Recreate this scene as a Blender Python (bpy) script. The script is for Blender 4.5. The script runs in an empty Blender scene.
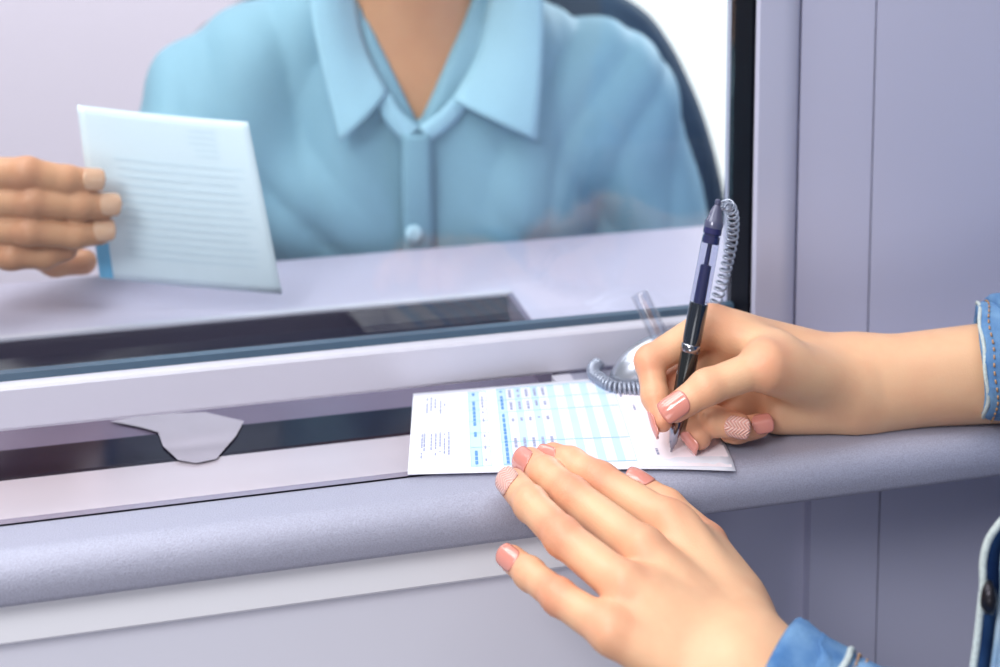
import bpy, bmesh, math, random
import numpy as np
from mathutils import Vector, Matrix, Euler

random.seed(7)
C = bpy.context.scene.collection
ZL = 1.05                       # height of the counter ledge above the floor; coordinates below are relative to the ledge top
FPX = 1500.0; PITCH = math.radians(6); YAW = math.radians(14); YP = 333.5 - 432
CP, SP, CY, SY = math.cos(PITCH), math.sin(PITCH), math.cos(YAW), math.sin(YAW)
CAM = np.array((-0.29058, -0.76492, 0.40134))

def ray(x, y):
    cx = (x - 500) / FPX; cy = -(y - YP) / FPX
    f = CP + cy * SP; u = -SP + cy * CP
    return np.array((cx * CY + f * SY, -cx * SY + f * CY, u))
def onz(x, y, z=0.0):
    d = ray(x, y); return CAM + d * ((z - CAM[2]) / d[2])
def ony(x, y, Y):
    d = ray(x, y); return CAM + d * ((Y - CAM[1]) / d[1])
def ont(x, y, t):
    return CAM + ray(x, y) * t

# ------------------------------------------------------------------ materials
def lin(c):
    return tuple(((v / 255) / 12.92 if v / 255 <= .04045 else ((v / 255 + .055) / 1.055) ** 2.4) for v in c) + (1,)

class NT:
    def __init__(s, name):
        s.m = bpy.data.materials.new(name); s.m.use_nodes = True
        s.t = s.m.node_tree; s.b = s.t.nodes['Principled BSDF']; s.out = s.t.nodes['Material Output']
    def n(s, typ, **kw):
        nd = s.t.nodes.new(typ)
        for k, v in kw.items():
            if k in nd.inputs: nd.inputs[k].default_value = v
            else: setattr(nd, k, v)
        return nd
    def l(s, a, b): s.t.links.new(a, b)
    def set(s, **kw):
        for k, v in kw.items(): s.b.inputs[k.replace('_', ' ')].default_value = v

def mat(name, rgb, rough=.5, metal=0, spec=.5, noise=None, bump=None, coat=0, vary=.08):
    k = NT(name); k.set(Base_Color=lin(rgb), Roughness=rough, Metallic=metal)
    k.b.inputs['Specular IOR Level'].default_value = spec
    k.b.inputs['Coat Weight'].default_value = coat
    k.b.inputs['Coat Roughness'].default_value = .08
    tc = k.n('ShaderNodeTexCoord')
    ns = k.n('ShaderNodeTexNoise', Scale=noise or 40.0, Detail=3.0)
    k.l(tc.outputs['Object'], ns.inputs['Vector'])
    mx = k.n('ShaderNodeMix', data_type='RGBA')
    c = lin(rgb)
    mx.inputs['A'].default_value = tuple(v * (1 - vary) for v in c[:3]) + (1,)
    mx.inputs['B'].default_value = tuple(min(1, v * (1 + vary)) for v in c[:3]) + (1,)
    k.l(ns.outputs['Fac'], mx.inputs['Factor']); k.l(mx.outputs['Result'], k.b.inputs['Base Color'])
    if bump:
        bp = k.n('ShaderNodeBump', Strength=bump, Distance=.001)
        k.l(ns.outputs['Fac'], bp.inputs['Height']); k.l(bp.outputs['Normal'], k.b.inputs['Normal'])
    return k.m

def skin_mat(name, base, pink, sss=.12, rough=.42, lines=True):
    k = NT(name); k.set(Roughness=rough)
    k.b.inputs['Specular IOR Level'].default_value = .4
    k.b.inputs['Subsurface Weight'].default_value = sss
    k.b.inputs['Subsurface Radius'].default_value = (1.0, .42, .26)
    k.b.inputs['Subsurface Scale'].default_value = .006
    at = k.n('ShaderNodeAttribute', attribute_name='pink')
    tc = k.n('ShaderNodeTexCoord')
    n1 = k.n('ShaderNodeTexNoise', Scale=55.0, Detail=4.0); k.l(tc.outputs['Object'], n1.inputs['Vector'])
    n2 = k.n('ShaderNodeTexNoise', Scale=1000.0, Detail=4.0); k.l(tc.outputs['Object'], n2.inputs['Vector'])
    ad = k.n('ShaderNodeMath', operation='MULTIPLY_ADD'); k.l(n1.outputs['Fac'], ad.inputs[0]); ad.inputs[1].default_value = .5; ad.inputs[2].default_value = -.20
    sm = k.n('ShaderNodeMath', operation='ADD', use_clamp=True); k.l(ad.outputs[0], sm.inputs[0]); k.l(at.outputs['Fac'], sm.inputs[1])
    mx = k.n('ShaderNodeMix', data_type='RGBA'); mx.inputs['A'].default_value = lin(base); mx.inputs['B'].default_value = lin(pink)
    k.l(sm.outputs[0], mx.inputs['Factor']); k.l(mx.outputs['Result'], k.b.inputs['Base Color'])
    bp = k.n('ShaderNodeBump', Strength=.22, Distance=.0008); k.l(n2.outputs['Fac'], bp.inputs['Height']); k.l(bp.outputs['Normal'], k.b.inputs['Normal'])
    return k.m

def denim_mat(name, rgb, light=(150, 180, 210)):
    k = NT(name); k.set(Roughness=.85)
    k.b.inputs['Specular IOR Level'].default_value = .15
    tc = k.n('ShaderNodeTexCoord')
    n1 = k.n('ShaderNodeTexNoise', Scale=45.0, Detail=5.0); k.l(tc.outputs['Object'], n1.inputs['Vector'])
    mp = k.n('ShaderNodeMapping'); mp.inputs['Scale'].default_value = (1, 1, 1); mp.inputs['Rotation'].default_value = (.5, .3, .8)
    k.l(tc.outputs['Object'], mp.inputs['Vector'])
    wv = k.n('ShaderNodeTexWave', Scale=520.0, Distortion=3.0, Detail=2.0); k.l(mp.outputs['Vector'], wv.inputs['Vector'])
    cr = k.n('ShaderNodeValToRGB'); k.l(n1.outputs['Fac'], cr.inputs['Fac'])
    cr.color_ramp.elements[0].position = .34; cr.color_ramp.elements[0].color = lin(rgb)
    cr.color_ramp.elements[1].position = .72; cr.color_ramp.elements[1].color = lin(light)
    mx = k.n('ShaderNodeMix', data_type='RGBA', blend_type='MULTIPLY'); mx.inputs['Factor'].default_value = .30
    k.l(cr.outputs['Color'], mx.inputs['A']); k.l(wv.outputs['Color'], mx.inputs['B']); k.l(mx.outputs['Result'], k.b.inputs['Base Color'])
    bp = k.n('ShaderNodeBump', Strength=.25, Distance=.0005); k.l(wv.outputs['Fac'], bp.inputs['Height']); k.l(bp.outputs['Normal'], k.b.inputs['Normal'])
    return k.m

def nail_mat(name, rgb, chevron=False):
    k = NT(name); k.set(Base_Color=lin(rgb), Roughness=.16)
    k.b.inputs['Coat Weight'].default_value = .7; k.b.inputs['Coat Roughness'].default_value = .05
    k.b.inputs['Subsurface Weight'].default_value = .05; k.b.inputs['Subsurface Scale'].default_value = .002
    if chevron:
        k.set(Roughness=.4)
        tc = k.n('ShaderNodeTexCoord'); sp = k.n('ShaderNodeSeparateXYZ'); k.l(tc.outputs['UV'], sp.inputs[0])
        def mth(op, a, b=None, c=None):
            m = k.n('ShaderNodeMath', operation=op)
            for i, v in enumerate((a, b, c)):
                if v is None: continue
                if isinstance(v, (int, float)): m.inputs[i].default_value = v
                else: k.l(v, m.inputs[i])
            return m.outputs[0]
        p = mth('PINGPONG', sp.outputs['X'], .25)
        w = mth('SINE', mth('MULTIPLY', mth('MULTIPLY_ADD', p, .9, sp.outputs['Y']), 42.0))
        f = mth('MULTIPLY_ADD', w, .5, .5)
        mx = k.n('ShaderNodeMix', data_type='RGBA'); mx.inputs['A'].default_value = lin(rgb); mx.inputs['B'].default_value = lin((240, 200, 190))
        k.l(f, mx.inputs['Factor']); k.l(mx.outputs['Result'], k.b.inputs['Base Color'])
        bp = k.n('ShaderNodeBump', Strength=.7, Distance=.0006); k.l(f, bp.inputs['Height']); k.l(bp.outputs['Normal'], k.b.inputs['Normal'])
    return k.m

def pane_mat(name, tint=(.97, .985, .99), refl=1.0, base=.04):
    """thin clear sheet: lets light straight through, mirrors a little of it by the angle"""
    k = NT(name)
    lw = k.n('ShaderNodeLayerWeight', Blend=.5)
    p = k.n('ShaderNodeMath', operation='POWER'); k.l(lw.outputs['Facing'], p.inputs[0]); p.inputs[1].default_value = 5.0
    a = k.n('ShaderNodeMath', operation='MULTIPLY_ADD', use_clamp=True); k.l(p.outputs[0], a.inputs[0]); a.inputs[1].default_value = .9 * refl; a.inputs[2].default_value = base
    tr = k.n('ShaderNodeBsdfTransparent'); tr.inputs['Color'].default_value = tint + (1,)
    gl = k.n('ShaderNodeBsdfGlossy'); gl.inputs['Roughness'].default_value = .0
    mx = k.n('ShaderNodeMixShader'); k.l(a.outputs[0], mx.inputs[0]); k.l(tr.outputs[0], mx.inputs[1]); k.l(gl.outputs[0], mx.inputs[2])
    k.l(mx.outputs[0], k.out.inputs['Surface'])
    k.t.nodes.remove(k.b)
    return k.m

M = {}
M['ledge'] = mat('speckled_grey_laminate', (160, 161, 180), .38, .15, .5, 1300.0, .35, vary=.34)
M['wall'] = mat('lilac_grey_panel', (190, 191, 214), .5, .0, .3, 6.0, vary=.03)
M['wall_low'] = mat('lilac_grey_lower_panel', (184, 185, 208), .5, .0, .3, 6.0, vary=.03)
M['front'] = mat('counter_front_panel', (222, 222, 236), .55, .0, .3, 5.0, vary=.03)
M['strip'] = mat('counter_light_strip', (242, 242, 250), .4, .0, .4, 5.0, vary=.02)
M['stile'] = mat('anodised_stile', (198, 199, 220), .38, .15, .5, 8.0, vary=.03)
M['bar'] = mat('brushed_bar', (200, 199, 212), .42, .1, .5, 14.0, vary=.04)
M['desk'] = mat('pale_desk', (186, 182, 203), .4, .0, .4, 6.0, vary=.02)
M['black'] = mat('black_rubber', (6, 8, 20), .6, .0, .12)
M['teal'] = mat('slate_gasket', (72, 92, 112), .25, .0, .5)
M['gap'] = mat('panel_gap', (70, 70, 95), .6)
M['steel'] = mat('tray_steel_pale_reflection', (202, 194, 204), .28, .2, .5, 9.0, vary=.06)  # pale tone paints in the bright reflection on the tray floor
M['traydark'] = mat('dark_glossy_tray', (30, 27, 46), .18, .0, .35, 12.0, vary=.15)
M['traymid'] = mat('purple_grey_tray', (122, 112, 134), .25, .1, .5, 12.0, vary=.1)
M['traylip'] = mat('tray_lip', (150, 144, 164), .25, .3)
M['paper'] = mat('white_form_paper', (226, 227, 238), .75, .0, .2, 20.0, vary=.015)
M['slip'] = mat('pale_blue_slip_paper', (228, 243, 255), .85, .0, .2, 20.0, vary=.015)
M['slip_refl'] = mat('greyish_slip_reflection', (170, 166, 180), .7)  # for the sheet standing in as the slip's reflection
M['pblue'] = mat('print_pale_blue', (184, 208, 233), .8, 0, .1)
M['pgrey'] = mat('print_pale_grey', (211, 213, 230), .8, 0, .1)
M['pmid'] = mat('print_blue', (150, 190, 225), .8, 0, .1)
M['pdark'] = mat('print_dark_blue', (104, 148, 204), .8, 0, .1)
M['ptext'] = mat('print_text_grey', (158, 162, 190), .8, 0, .1)
M['ppink'] = mat('print_pale_pink', (240, 231, 240), .8, 0, .1)
M['sfaint'] = mat('print_faint', (212, 230, 243), .8, 0, .1)
M['cyan'] = mat('slip_cyan_band', (120, 195, 238), .7, 0, .1)
M['skin'] = skin_mat('hand_skin', (226, 182, 147), (208, 120, 96))
M['skin2'] = skin_mat('clerk_skin', (208, 156, 120), (190, 124, 96), rough=.38)
M['nail'] = nail_mat('rose_nail_polish', (208, 138, 126))
M['nailw'] = nail_mat('knit_nail_polish', (214, 148, 136), True)
M['nailc'] = nail_mat('clear_nail', (218, 174, 145))
M['denim'] = denim_mat('washed_denim', (78, 122, 176), (142, 180, 216))
M['denimd'] = denim_mat('dark_denim', (26, 52, 96), (66, 104, 152))
M['deniml'] = denim_mat('pale_denim', (140, 172, 205), (196, 214, 228))
M['thread'] = mat('tan_thread', (176, 138, 106), .8)
M['fray'] = mat('frayed_edge', (190, 200, 200), .9, 0, .1, 600.0, .8, vary=.3)
M['brass'] = mat('dark_button_metal', (52, 50, 56), .3, .8)
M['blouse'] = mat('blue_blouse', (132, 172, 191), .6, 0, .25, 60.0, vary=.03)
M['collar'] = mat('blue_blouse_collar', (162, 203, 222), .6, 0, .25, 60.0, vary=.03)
M['button'] = mat('pearl_button', (190, 222, 236), .25)
M['hair'] = mat('brown_hair', (70, 46, 34), .45, 0, .4, 300.0, .5, vary=.3)
M['chair'] = mat('dark_chair_fabric', (62, 80, 98), .7, 0, .3, 200.0, .3, vary=.12)
M['chairm'] = mat('chair_plastic', (40, 44, 52), .4)
M['chrome'] = mat('chrome', (150, 150, 160), .12, 1.0)
M['silver'] = mat('silver_holder', (182, 187, 200), .26, .75)
M['cord'] = mat('smoke_grey_cord', (150, 158, 176), .18, .3, .8)
M['pengrip'] = mat('black_smoke_grip', (22, 26, 30), .18, .0, .6, coat=.5)
M['penlow'] = mat('dark_smoke_barrel', (26, 34, 48), .15, .2, .7, coat=.8)
M['pencap'] = mat('slate_pen_cap', (84, 86, 112), .25, .1, .5, coat=.3)
M['pencol'] = mat('indigo_pen_collar', (46, 46, 92), .2, .0, .6)
M['ink'] = mat('refill_dark', (30, 34, 84), .3)
M['clear'] = pane_mat('clear_plastic', (.86, .88, .96), .9, .09)
M['clearsock'] = pane_mat('clear_socket_plastic', (.95, .955, .97), 1.0, .10)
k_ = NT('daylit_frosted_pane'); k_.set(Base_Color=(.9, .92, .9, 1)); k_.b.inputs['Emission Color'].default_value = (.97, 1, .97, 1); k_.b.inputs['Emission Strength'].default_value = .75; M['frost'] = k_.m
M['glass'] = pane_mat('window_glass', (.965, .985, .985), .8, .065)
M['roomwall'] = mat('office_wall', (238, 228, 240), .8, 0, .1, 3.0, vary=.02)
M['floor'] = mat('grey_floor', (150, 146, 156), .5, 0, .3, 10.0, vary=.06)
M['white'] = mat('white_frame', (236, 236, 236), .5)
M['blind'] = mat('white_blind', (240, 240, 234), .6)
M['lining'] = mat('white_top', (225, 226, 232), .8)

# ------------------------------------------------------------------ object helpers
ALL_TOP = []
def tag(o, label, cat, group=None):
    o['label'] = label; o['category'] = cat
    if group: o['group'] = group
def thing(name, label, cat, loc=(0, 0, 0), group=None):
    o = bpy.data.objects.new(name, None); o.empty_display_size = .05
    C.objects.link(o); o.location = Vector(loc); tag(o, label, cat, group); ALL_TOP.append(o); return o
def wloc(p):
    v = Vector((0, 0, 0))
    while p is not None: v += p.location; p = p.parent
    return v
def mesh_obj(name, verts, faces, m, parent=None, smooth=False, uvs=None, mats=None, fmi=None):
    me = bpy.data.meshes.new(name)
    off = wloc(parent)
    if parent is None:
        off = Vector((0, 0, 0))
    V = [(v[0] - off.x, v[1] - off.y, v[2] - off.z) for v in verts]
    me.from_pydata(V, [], faces); me.update()
    for mm in (mats or [m]): me.materials.append(mm)
    if fmi: me.polygons.foreach_set('material_index', fmi)
    if smooth: me.polygons.foreach_set('use_smooth', [True] * len(me.polygons))
    if uvs is not None:
        ul = me.uv_layers.new(name='UVMap')
        for lp in me.loops: ul.data[lp.index].uv = uvs[lp.vertex_index]
    o = bpy.data.objects.new(name, me); C.objects.link(o)
    if parent is not None: o.parent = parent
    else: ALL_TOP.append(o)
    return o
def struct(o): o['kind'] = 'structure'; return o

class MB:
    def __init__(s): s.v = []; s.f = []; s.mi = []
    def add(s, v, f, mi=0):
        b = len(s.v); s.v += [tuple(p) for p in v]; s.f += [tuple(i + b for i in q) for q in f]; s.mi += [mi] * len(f)
    def box(s, x0, x1, y0, y1, z0, z1, mi=0, bev=0):
        if bev:
            bm = bmesh.new(); bmesh.ops.create_cube(bm, size=1)
            bmesh.ops.scale(bm, vec=(x1 - x0, y1 - y0, z1 - z0), verts=bm.verts)
            bmesh.ops.translate(bm, vec=((x0 + x1) / 2, (y0 + y1) / 2, (z0 + z1) / 2), verts=bm.verts)
            bmesh.ops.bevel(bm, geom=list(bm.edges), offset=bev, segments=3, affect='EDGES', profile=.5)
            bm.verts.index_update(); s.add([v.co[:] for v in bm.verts], [[v.index for v in f.verts] for f in bm.faces], mi); bm.free(); return
        v = [(x, y, z) for x in (x0, x1) for y in (y0, y1) for z in (z0, z1)]
        s.add(v, [(0, 1, 3, 2), (4, 6, 7, 5), (0, 4, 5, 1), (2, 3, 7, 6), (0, 2, 6, 4), (1, 5, 7, 3)], mi)
    def prism(s, prof, x0, x1, mi=0, cap=True):       # profile of (y, z) along X
        n = len(prof); v = [(x0, y, z) for y, z in prof] + [(x1, y, z) for y, z in prof]
        f = [(i, (i + 1) % n, n + (i + 1) % n, n + i) for i in range(n)]
        if cap: f += [tuple(range(n))[::-1], tuple(range(n, 2 * n))]
        s.add(v, f, mi)
    def tube(s, pts, rad, n=12, mi=0, cap=True, hint=(0, 0, 1), squash=None):
        pts = [Vector(p) for p in pts]; k = len(pts)
        rr = rad if hasattr(rad, '__len__') else [rad] * k
        v = []; prev = Vector(hint)
        for i, p in enumerate(pts):
            t = (pts[min(i + 1, k - 1)] - pts[max(i - 1, 0)]).normalized()
            u = prev - t * prev.dot(t)
            if u.length < 1e-6: u = t.orthogonal()
            u.normalize(); w = t.cross(u); prev = u
            for j in range(n):
                a = 2 * math.pi * j / n
                v.append(p + (u * math.cos(a) * (squash or 1) + w * math.sin(a)) * rr[i])
        f = [(i * n + j, i * n + (j + 1) % n, (i + 1) * n + (j + 1) % n, (i + 1) * n + j) for i in range(k - 1) for j in range(n)]
        if cap: f += [tuple(range(n))[::-1], tuple(range((k - 1) * n, k * n))]
        s.add(v, f, mi)
    def grid(s, P, mi=0):                              # P[i][j]
        a, b = len(P), len(P[0]); s.add([p for r in P for p in r], [(i * b + j, i * b + j + 1, (i + 1) * b + j + 1, (i + 1) * b + j) for i in range(a - 1) for j in range(b - 1)], mi)
    def build(s, name, m, parent=None, smooth=False, mats=None):
        return mesh_obj(name, s.v, s.f, m, parent, smooth, mats=mats, fmi=s.mi if mats else None)
def autosmooth(o, ang=35):
    me = o.data
    me.polygons.foreach_set('use_smooth', [True] * len(me.polygons))
    bm = bmesh.new(); bm.from_mesh(me)
    for e in bm.edges:
        if len(e.link_faces) == 2 and e.calc_face_angle(0) > math.radians(ang): e.smooth = False
    bm.to_mesh(me); bm.free(); return o
def solid(o, t, off=0):
    md = o.modifiers.new('thick', 'SOLIDIFY'); md.thickness = t; md.offset = off; return o
def fixn(o):
    bm = bmesh.new(); bm.from_mesh(o.data); bmesh.ops.recalc_face_normals(bm, faces=bm.faces); bm.to_mesh(o.data); bm.free(); return o

def catmull(pts, n):
    P = [np.array(p, float) for p in pts]; P = [2 * P[0] - P[1]] + P + [2 * P[-1] - P[-2]]; out = []
    for i in range(1, len(P) - 2):
        for k in range(n):
            t = k / n; a, b, c, d = P[i - 1:i + 3]
            out.append(.5 * (2 * b + (c - a) * t + (2 * a - 5 * b + 4 * c - d) * t * t + (-a + 3 * b - 3 * c + d) * t ** 3))
    out.append(P[-2]); return out

# ------------------------------------------------------------------ smooth-blended bodies
def cap(p, a, b, ra, rb):
    a = np.asarray(a, float); b = np.asarray(b, float); ab = b - a
    t = np.clip(((p - a) @ ab) / max(ab @ ab, 1e-12), 0, 1)
    return np.linalg.norm(p - a - t[:, None] * ab, axis=1) - (ra + (rb - ra) * t)
def ell(p, c, r):
    q = (p - np.asarray(c)) / np.asarray(r); k = np.linalg.norm(q, axis=1); return (k - 1) * min(r)
def smin(a, b, k):
    h = np.clip(.5 + .5 * (b - a) / k, 0, 1); return b * (1 - h) + a * h - k * h * (1 - h)
def smax(a, b, k): return -smin(-a, -b, k)

def nets(f, lo, hi, h, blk=8):
    lo = np.asarray(lo, float); n = np.ceil((np.asarray(hi) - lo) / h / blk).astype(int)
    N = n * blk + 1
    D = np.full(N, 1.0, dtype=np.float32)
    bi = np.stack(np.meshgrid(*[np.arange(k) for k in n], indexing='ij'), -1).reshape(-1, 3)
    c = lo + (bi + .5) * blk * h
    d = f(c); R = blk * h * .87 * 1.35 + 2 * h
    for b in bi[d <= -R]: D[b[0]*blk:b[0]*blk+blk+1, b[1]*blk:b[1]*blk+blk+1, b[2]*blk:b[2]*blk+blk+1] = -1
    near = bi[np.abs(d) < R]
    g = np.stack(np.meshgrid(*[np.arange(blk + 1)] * 3, indexing='ij'), -1).reshape(-1, 3)
    for s in range(0, len(near), 200):
        idx = (near[s:s + 200, None, :] * blk + g[None]).reshape(-1, 3)
        D[idx[:, 0], idx[:, 1], idx[:, 2]] = f(lo + idx * h)
    S = D < 0
    cs = [(i, j, k) for i in (0, 1) for j in (0, 1) for k in (0, 1)]
    sh = N - 1
    sub = lambda A, o: A[o[0]:o[0] + sh[0], o[1]:o[1] + sh[1], o[2]:o[2] + sh[2]]
    cnt = sum(sub(S, o).astype(np.int8) for o in cs)
    act = np.argwhere((cnt > 0) & (cnt < 8))
    idm = np.full(sh, -1, dtype=np.int64); idm[act[:, 0], act[:, 1], act[:, 2]] = np.arange(len(act))
    acc = np.zeros((len(act), 3)); w = np.zeros(len(act))
    for a in cs:
        for ax in range(3):
            if a[ax]: continue
            b = list(a); b[ax] = 1
            va = D[act[:, 0] + a[0], act[:, 1] + a[1], act[:, 2] + a[2]]; vb = D[act[:, 0] + b[0], act[:, 1] + b[1], act[:, 2] + b[2]]
            m = (va < 0) != (vb < 0); t = np.where(m, va / np.where(m, va - vb, 1), 0)
            pos = np.tile(np.array(a, float), (len(act), 1)); pos[:, ax] += t
            acc += pos * m[:, None]; w += m
    V = lo + (act + acc / w[:, None]) * h
    F = []
    for ax in range(3):
        u, v = (ax + 1) % 3, (ax + 2) % 3
        sl0 = [slice(None)] * 3; sl1 = [slice(None)] * 3; sl0[ax] = slice(0, -1); sl1[ax] = slice(1, None)
        A = S[tuple(sl0)]; B = S[tuple(sl1)]
        e = np.argwhere(A != B)
        e = e[(e[:, u] > 0) & (e[:, v] > 0) & (e[:, u] < sh[u]) & (e[:, v] < sh[v])]
        q = []
        for du, dv in ((-1, -1), (0, -1), (0, 0), (-1, 0)):
            c4 = e.copy(); c4[:, u] += du; c4[:, v] += dv; q.append(idm[c4[:, 0], c4[:, 1], c4[:, 2]])
        q = np.stack(q, 1); fl = ~A[e[:, 0], e[:, 1], e[:, 2]]; q[fl] = q[fl][:, ::-1]
        F.append(q)
    F = np.concatenate(F); F = F[(F >= 0).all(1)]
    return V, F
def relax(V, F, it=2, lam=.5):
    e = np.concatenate([F[:, [0, 1]], F[:, [1, 2]], F[:, [2, 3]], F[:, [3, 0]]])
    for _ in range(it):
        acc = np.zeros_like(V); w = np.zeros(len(V))
        for a, b in ((0, 1), (1, 0)):
            np.add.at(acc, e[:, a], V[e[:, b]]); np.add.at(w, e[:, a], 1)
        V = V + lam * (acc / np.maximum(w, 1)[:, None] - V)
    return V
def np_mesh(name, parts, m, parent, pinks=None):
    V = np.concatenate([p[0] for p in parts]); o = 0; F = []
    for p in parts: F.append(p[1] + o); o += len(p[0])
    F = np.concatenate(F).tolist()
    ob = mesh_obj(name, V.tolist(), F, m, parent, True)
    if pinks is not None:
        at = ob.data.attributes.new('pink', 'FLOAT', 'POINT'); at.data.foreach_set('value', np.concatenate(pinks).astype(np.float32))
    return ob

def nail(name, parent, tip, dip, dorsal, r, m, L=.0125, ext=.003, wid=58, label=None, lift=1.0):
    tip = Vector(tip); a = (tip - Vector(dip)).normalized(); n = Vector(dorsal); n = (n - a * n.dot(a)).normalized(); s_ = a.cross(n)
    P = []; uv = []; nu, nv = 12, 14
    for i in range(nv + 1):
        v = i / nv; al = r * .75 + ext - L * (1 - v); row = []
        wsc = 1 - .38 * max(0, (.30 - v) / .30) ** 2.2 - .16 * max(0, (v - .72) / .28) ** 2
        for j in range(nu + 1):
            u = j / nu * 2 - 1; th = math.radians(wid) * u * wsc
            al2 = al + (.0012 * (1 - u * u) if v > .5 else -.0012 * (1 - u * u)) * abs(2 * v - 1) ** 2
            drop = max(0, al2) ** 2 * 16
            rad = r * 1.02 * lift + .00035
            row.append(tip + a * al2 + (n * (math.cos(th) * rad - drop) + s_ * math.sin(th) * rad))
            uv.append((j / nu, v))
        P.append(row)
    b = MB(); b.grid(P)
    o = mesh_obj(name, b.v, b.f, m, parent, True, uvs=uv); solid(o, .0007, 0)
    if label: o['label'] = label
    return o

# ================================================================== SETTING
XL, XR = -1.1, 1.1
GX0, GX1 = -.85, .0932           # window opening
YB = .122                        # front of the window's bottom bar
YG = .137                        # glass
YW = .111                        # wall panel face
TX0, TX1, TY0, TY1 = -.50, -.024, .0115, .2695   # document tray

b = MB(); b.box(-3, 3, -3, 3.2, -ZL - .05, -ZL); struct(b.build('floor', M['floor']))
# far office wall with a window opening on the right
b = MB(); WX0, WX1, WZ0, WZ1 = .74, 2.1, -.96, 1.25; YBK = 2.7
b.box(-3, WX0, YBK, YBK + .1, -ZL, 2.2); b.box(WX1, 3, YBK, YBK + .1, -ZL, 2.2); b.box(WX0, WX1, YBK, YBK + .1, -ZL, WZ0); b.box(WX0, WX1, YBK, YBK + .1, WZ1, 2.2)
struct(b.build('wall_back', M['roomwall']))
w = MB()
for x0, x1, z0, z1 in ((WX0, WX0 + .05, WZ0, WZ1), (WX1 - .05, WX1, WZ0, WZ1), (WX0 + .05, WX1 - .05, WZ0, WZ0 + .05), (WX0 + .05, WX1 - .05, WZ1 - .05, WZ1)):
    w.box(x0, x1, YBK + .02, YBK + .08, z0, z1)
wo = struct(w.build('window_2', M['white']))
w = MB(); w.box(WX0 + .05, WX1 - .05, YBK + .045, YBK + .05, WZ0 + .05, WZ1 - .05); w.build('frosted_pane', M['frost'], wo)
bl = thing('window_blind', 'white slatted blind over the bright window behind the clerk', 'blind', (1.4, YBK - .04, WZ1))
w = MB(); w.box(WX0, WX1, YBK - .06, YBK - .02, WZ1 - .03, WZ1 + .02); w.build('head_rail', M['blind'], bl)
w = MB()
for i in range(26):
    z = WZ1 - .06 - i * .028
    w.add([(WX0 + .01, YBK - .052, z), (WX1 - .01, YBK - .052, z), (WX1 - .01, YBK - .03, z + .014), (WX0 + .01, YBK - .03, z + .014)], [(0, 1, 2, 3)])
w.build('slats', M['blind'], bl)

# partition: wall panels right of the window, above, left
b = MB()
def wallpanel(x0, x1, z0, z1, y=YW): b.box(x0, x1, y, y + .042, z0, z1)
wallpanel(.128, .1797, .0006, 1.15); wallpanel(.1812, XR, .0006, 1.15)
b.box(.1797, .1812, YW + .006, YW + .04, .0006, 1.15, 1)
b.box(.117, .1640, .060, .145, -ZL, -.026, 2); b.box(.1652, XR, .060, .145, -ZL, -.026, 2); b.box(.1640, .1652, .066, .145, -ZL, -.026, 1)
b.box(.009, .117, .069, .13, -ZL, -.0265, 2)
wallpanel(XL, GX0 - .035, .0006, 1.15); b.box(GX0 - .035, .128, YW + .01, YW + .042, .92, 1.15)
struct(b.build('wall_right', None, mats=[M['wall'], M['gap'], M['wall_low']]))
# window surround: stile with a rounded edge, sealing rubber, glass, bottom bar
b = MB()
x0, x1 = .0940, .1280
prof = [(x0, YW + .042), (x0, YW - .004), (x0 + .002, YW - .007)] + [(x0 + .018 + .0145 * math.sin(a), YW - .007 + .0085 * (1 - math.cos(a))) for a in [i * math.pi / 16 for i in range(9)]] + [(x1, YW + .042)]
n = len(prof); v = [(x, y, z) for z in (0.0004, .92) for x, y in prof]
b.add(v, [(i, (i + 1) % n, n + (i + 1) % n, n + i) for i in range(n)] + [tuple(range(n))[::-1], tuple(range(n, 2 * n))])
b.box(GX0 - .035, GX0 - .005, YW + .0, YW + .04, .0004, .92)
wf = struct(fixn(b.build('window_1', M['stile']))); autosmooth(wf, 30)
b = MB(); b.box(.0918, .0940, YW - .0045, YG + .004, .029, .92); b.box(GX0 - .005, GX0 + .004, YW + .008, YG + .012, .028, .92)
gk = b.build('rubber_seal', M['black'], wf)
b = MB(); b.box(GX0, GX1 - .0015, YG - .003, YG + .003, .0285, .92); b.build('glass_pane', M['glass'], wf)
b = MB(); b.prism([(YB, .001), (YB - .0012, .003), (YB - .0012, .0258), (YB, .0275), (YG - .005, .029), (YG + .006, .029), (YG + .006, .001)], GX0 - .03, .0940)
bb = b.build('bottom_bar', M['bar'], wf)
b = MB(); b.prism([(YG - .009, .0285), (YG - .008, .0325), (YG - .003, .033), (YG - .003, .0285)], GX0, GX1 - .0015)
b.build('glazing_strip', M['teal'], wf)

# counter ledge: flat top, bullnose front
def nose(yb):
    Rn = .016; p = [(yb, 0.0)]; cy = -.010
    for i in range(13):
        a = math.pi / 2 * i / 12; p.append((cy - Rn * math.sin(a), -Rn + Rn * math.cos(a)))
    p += [(-.026, -.0205)] + [(-.022 - .004 * math.cos(a), -.0205 - .004 * math.sin(a)) for a in [math.pi / 10 * i for i in range(1, 6)]]
    p += [(yb, -.0245)]
    return p
b = MB(); b.prism(nose(TY0 - .0005), XL, TX1); b.prism(nose(YW + .010), TX1 + .0005, XR); b.box(XL, TX0 - .0005, TY0 - .0005, YB, -.0245, 0)
lg = b.build('counter_ledge', M['ledge']); fixn(lg); autosmooth(lg, 30)
tag(lg, 'speckled grey counter ledge with rounded front edge below the glass', 'counter')
# counter front below the ledge
b = MB(); b.box(XL, .005, -.010, .08, -ZL, -.0485); cf = b.build('front_panel', M['front'], lg)
b = MB(); b.prism([(-.004, -.0245), (-.014, -.0245), (-.016, -.0265), (-.016, -.0475), (-.014, -.0495), (-.004, -.0495)], XL, .008)
st = b.build('light_strip', M['strip'], cf)
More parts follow.
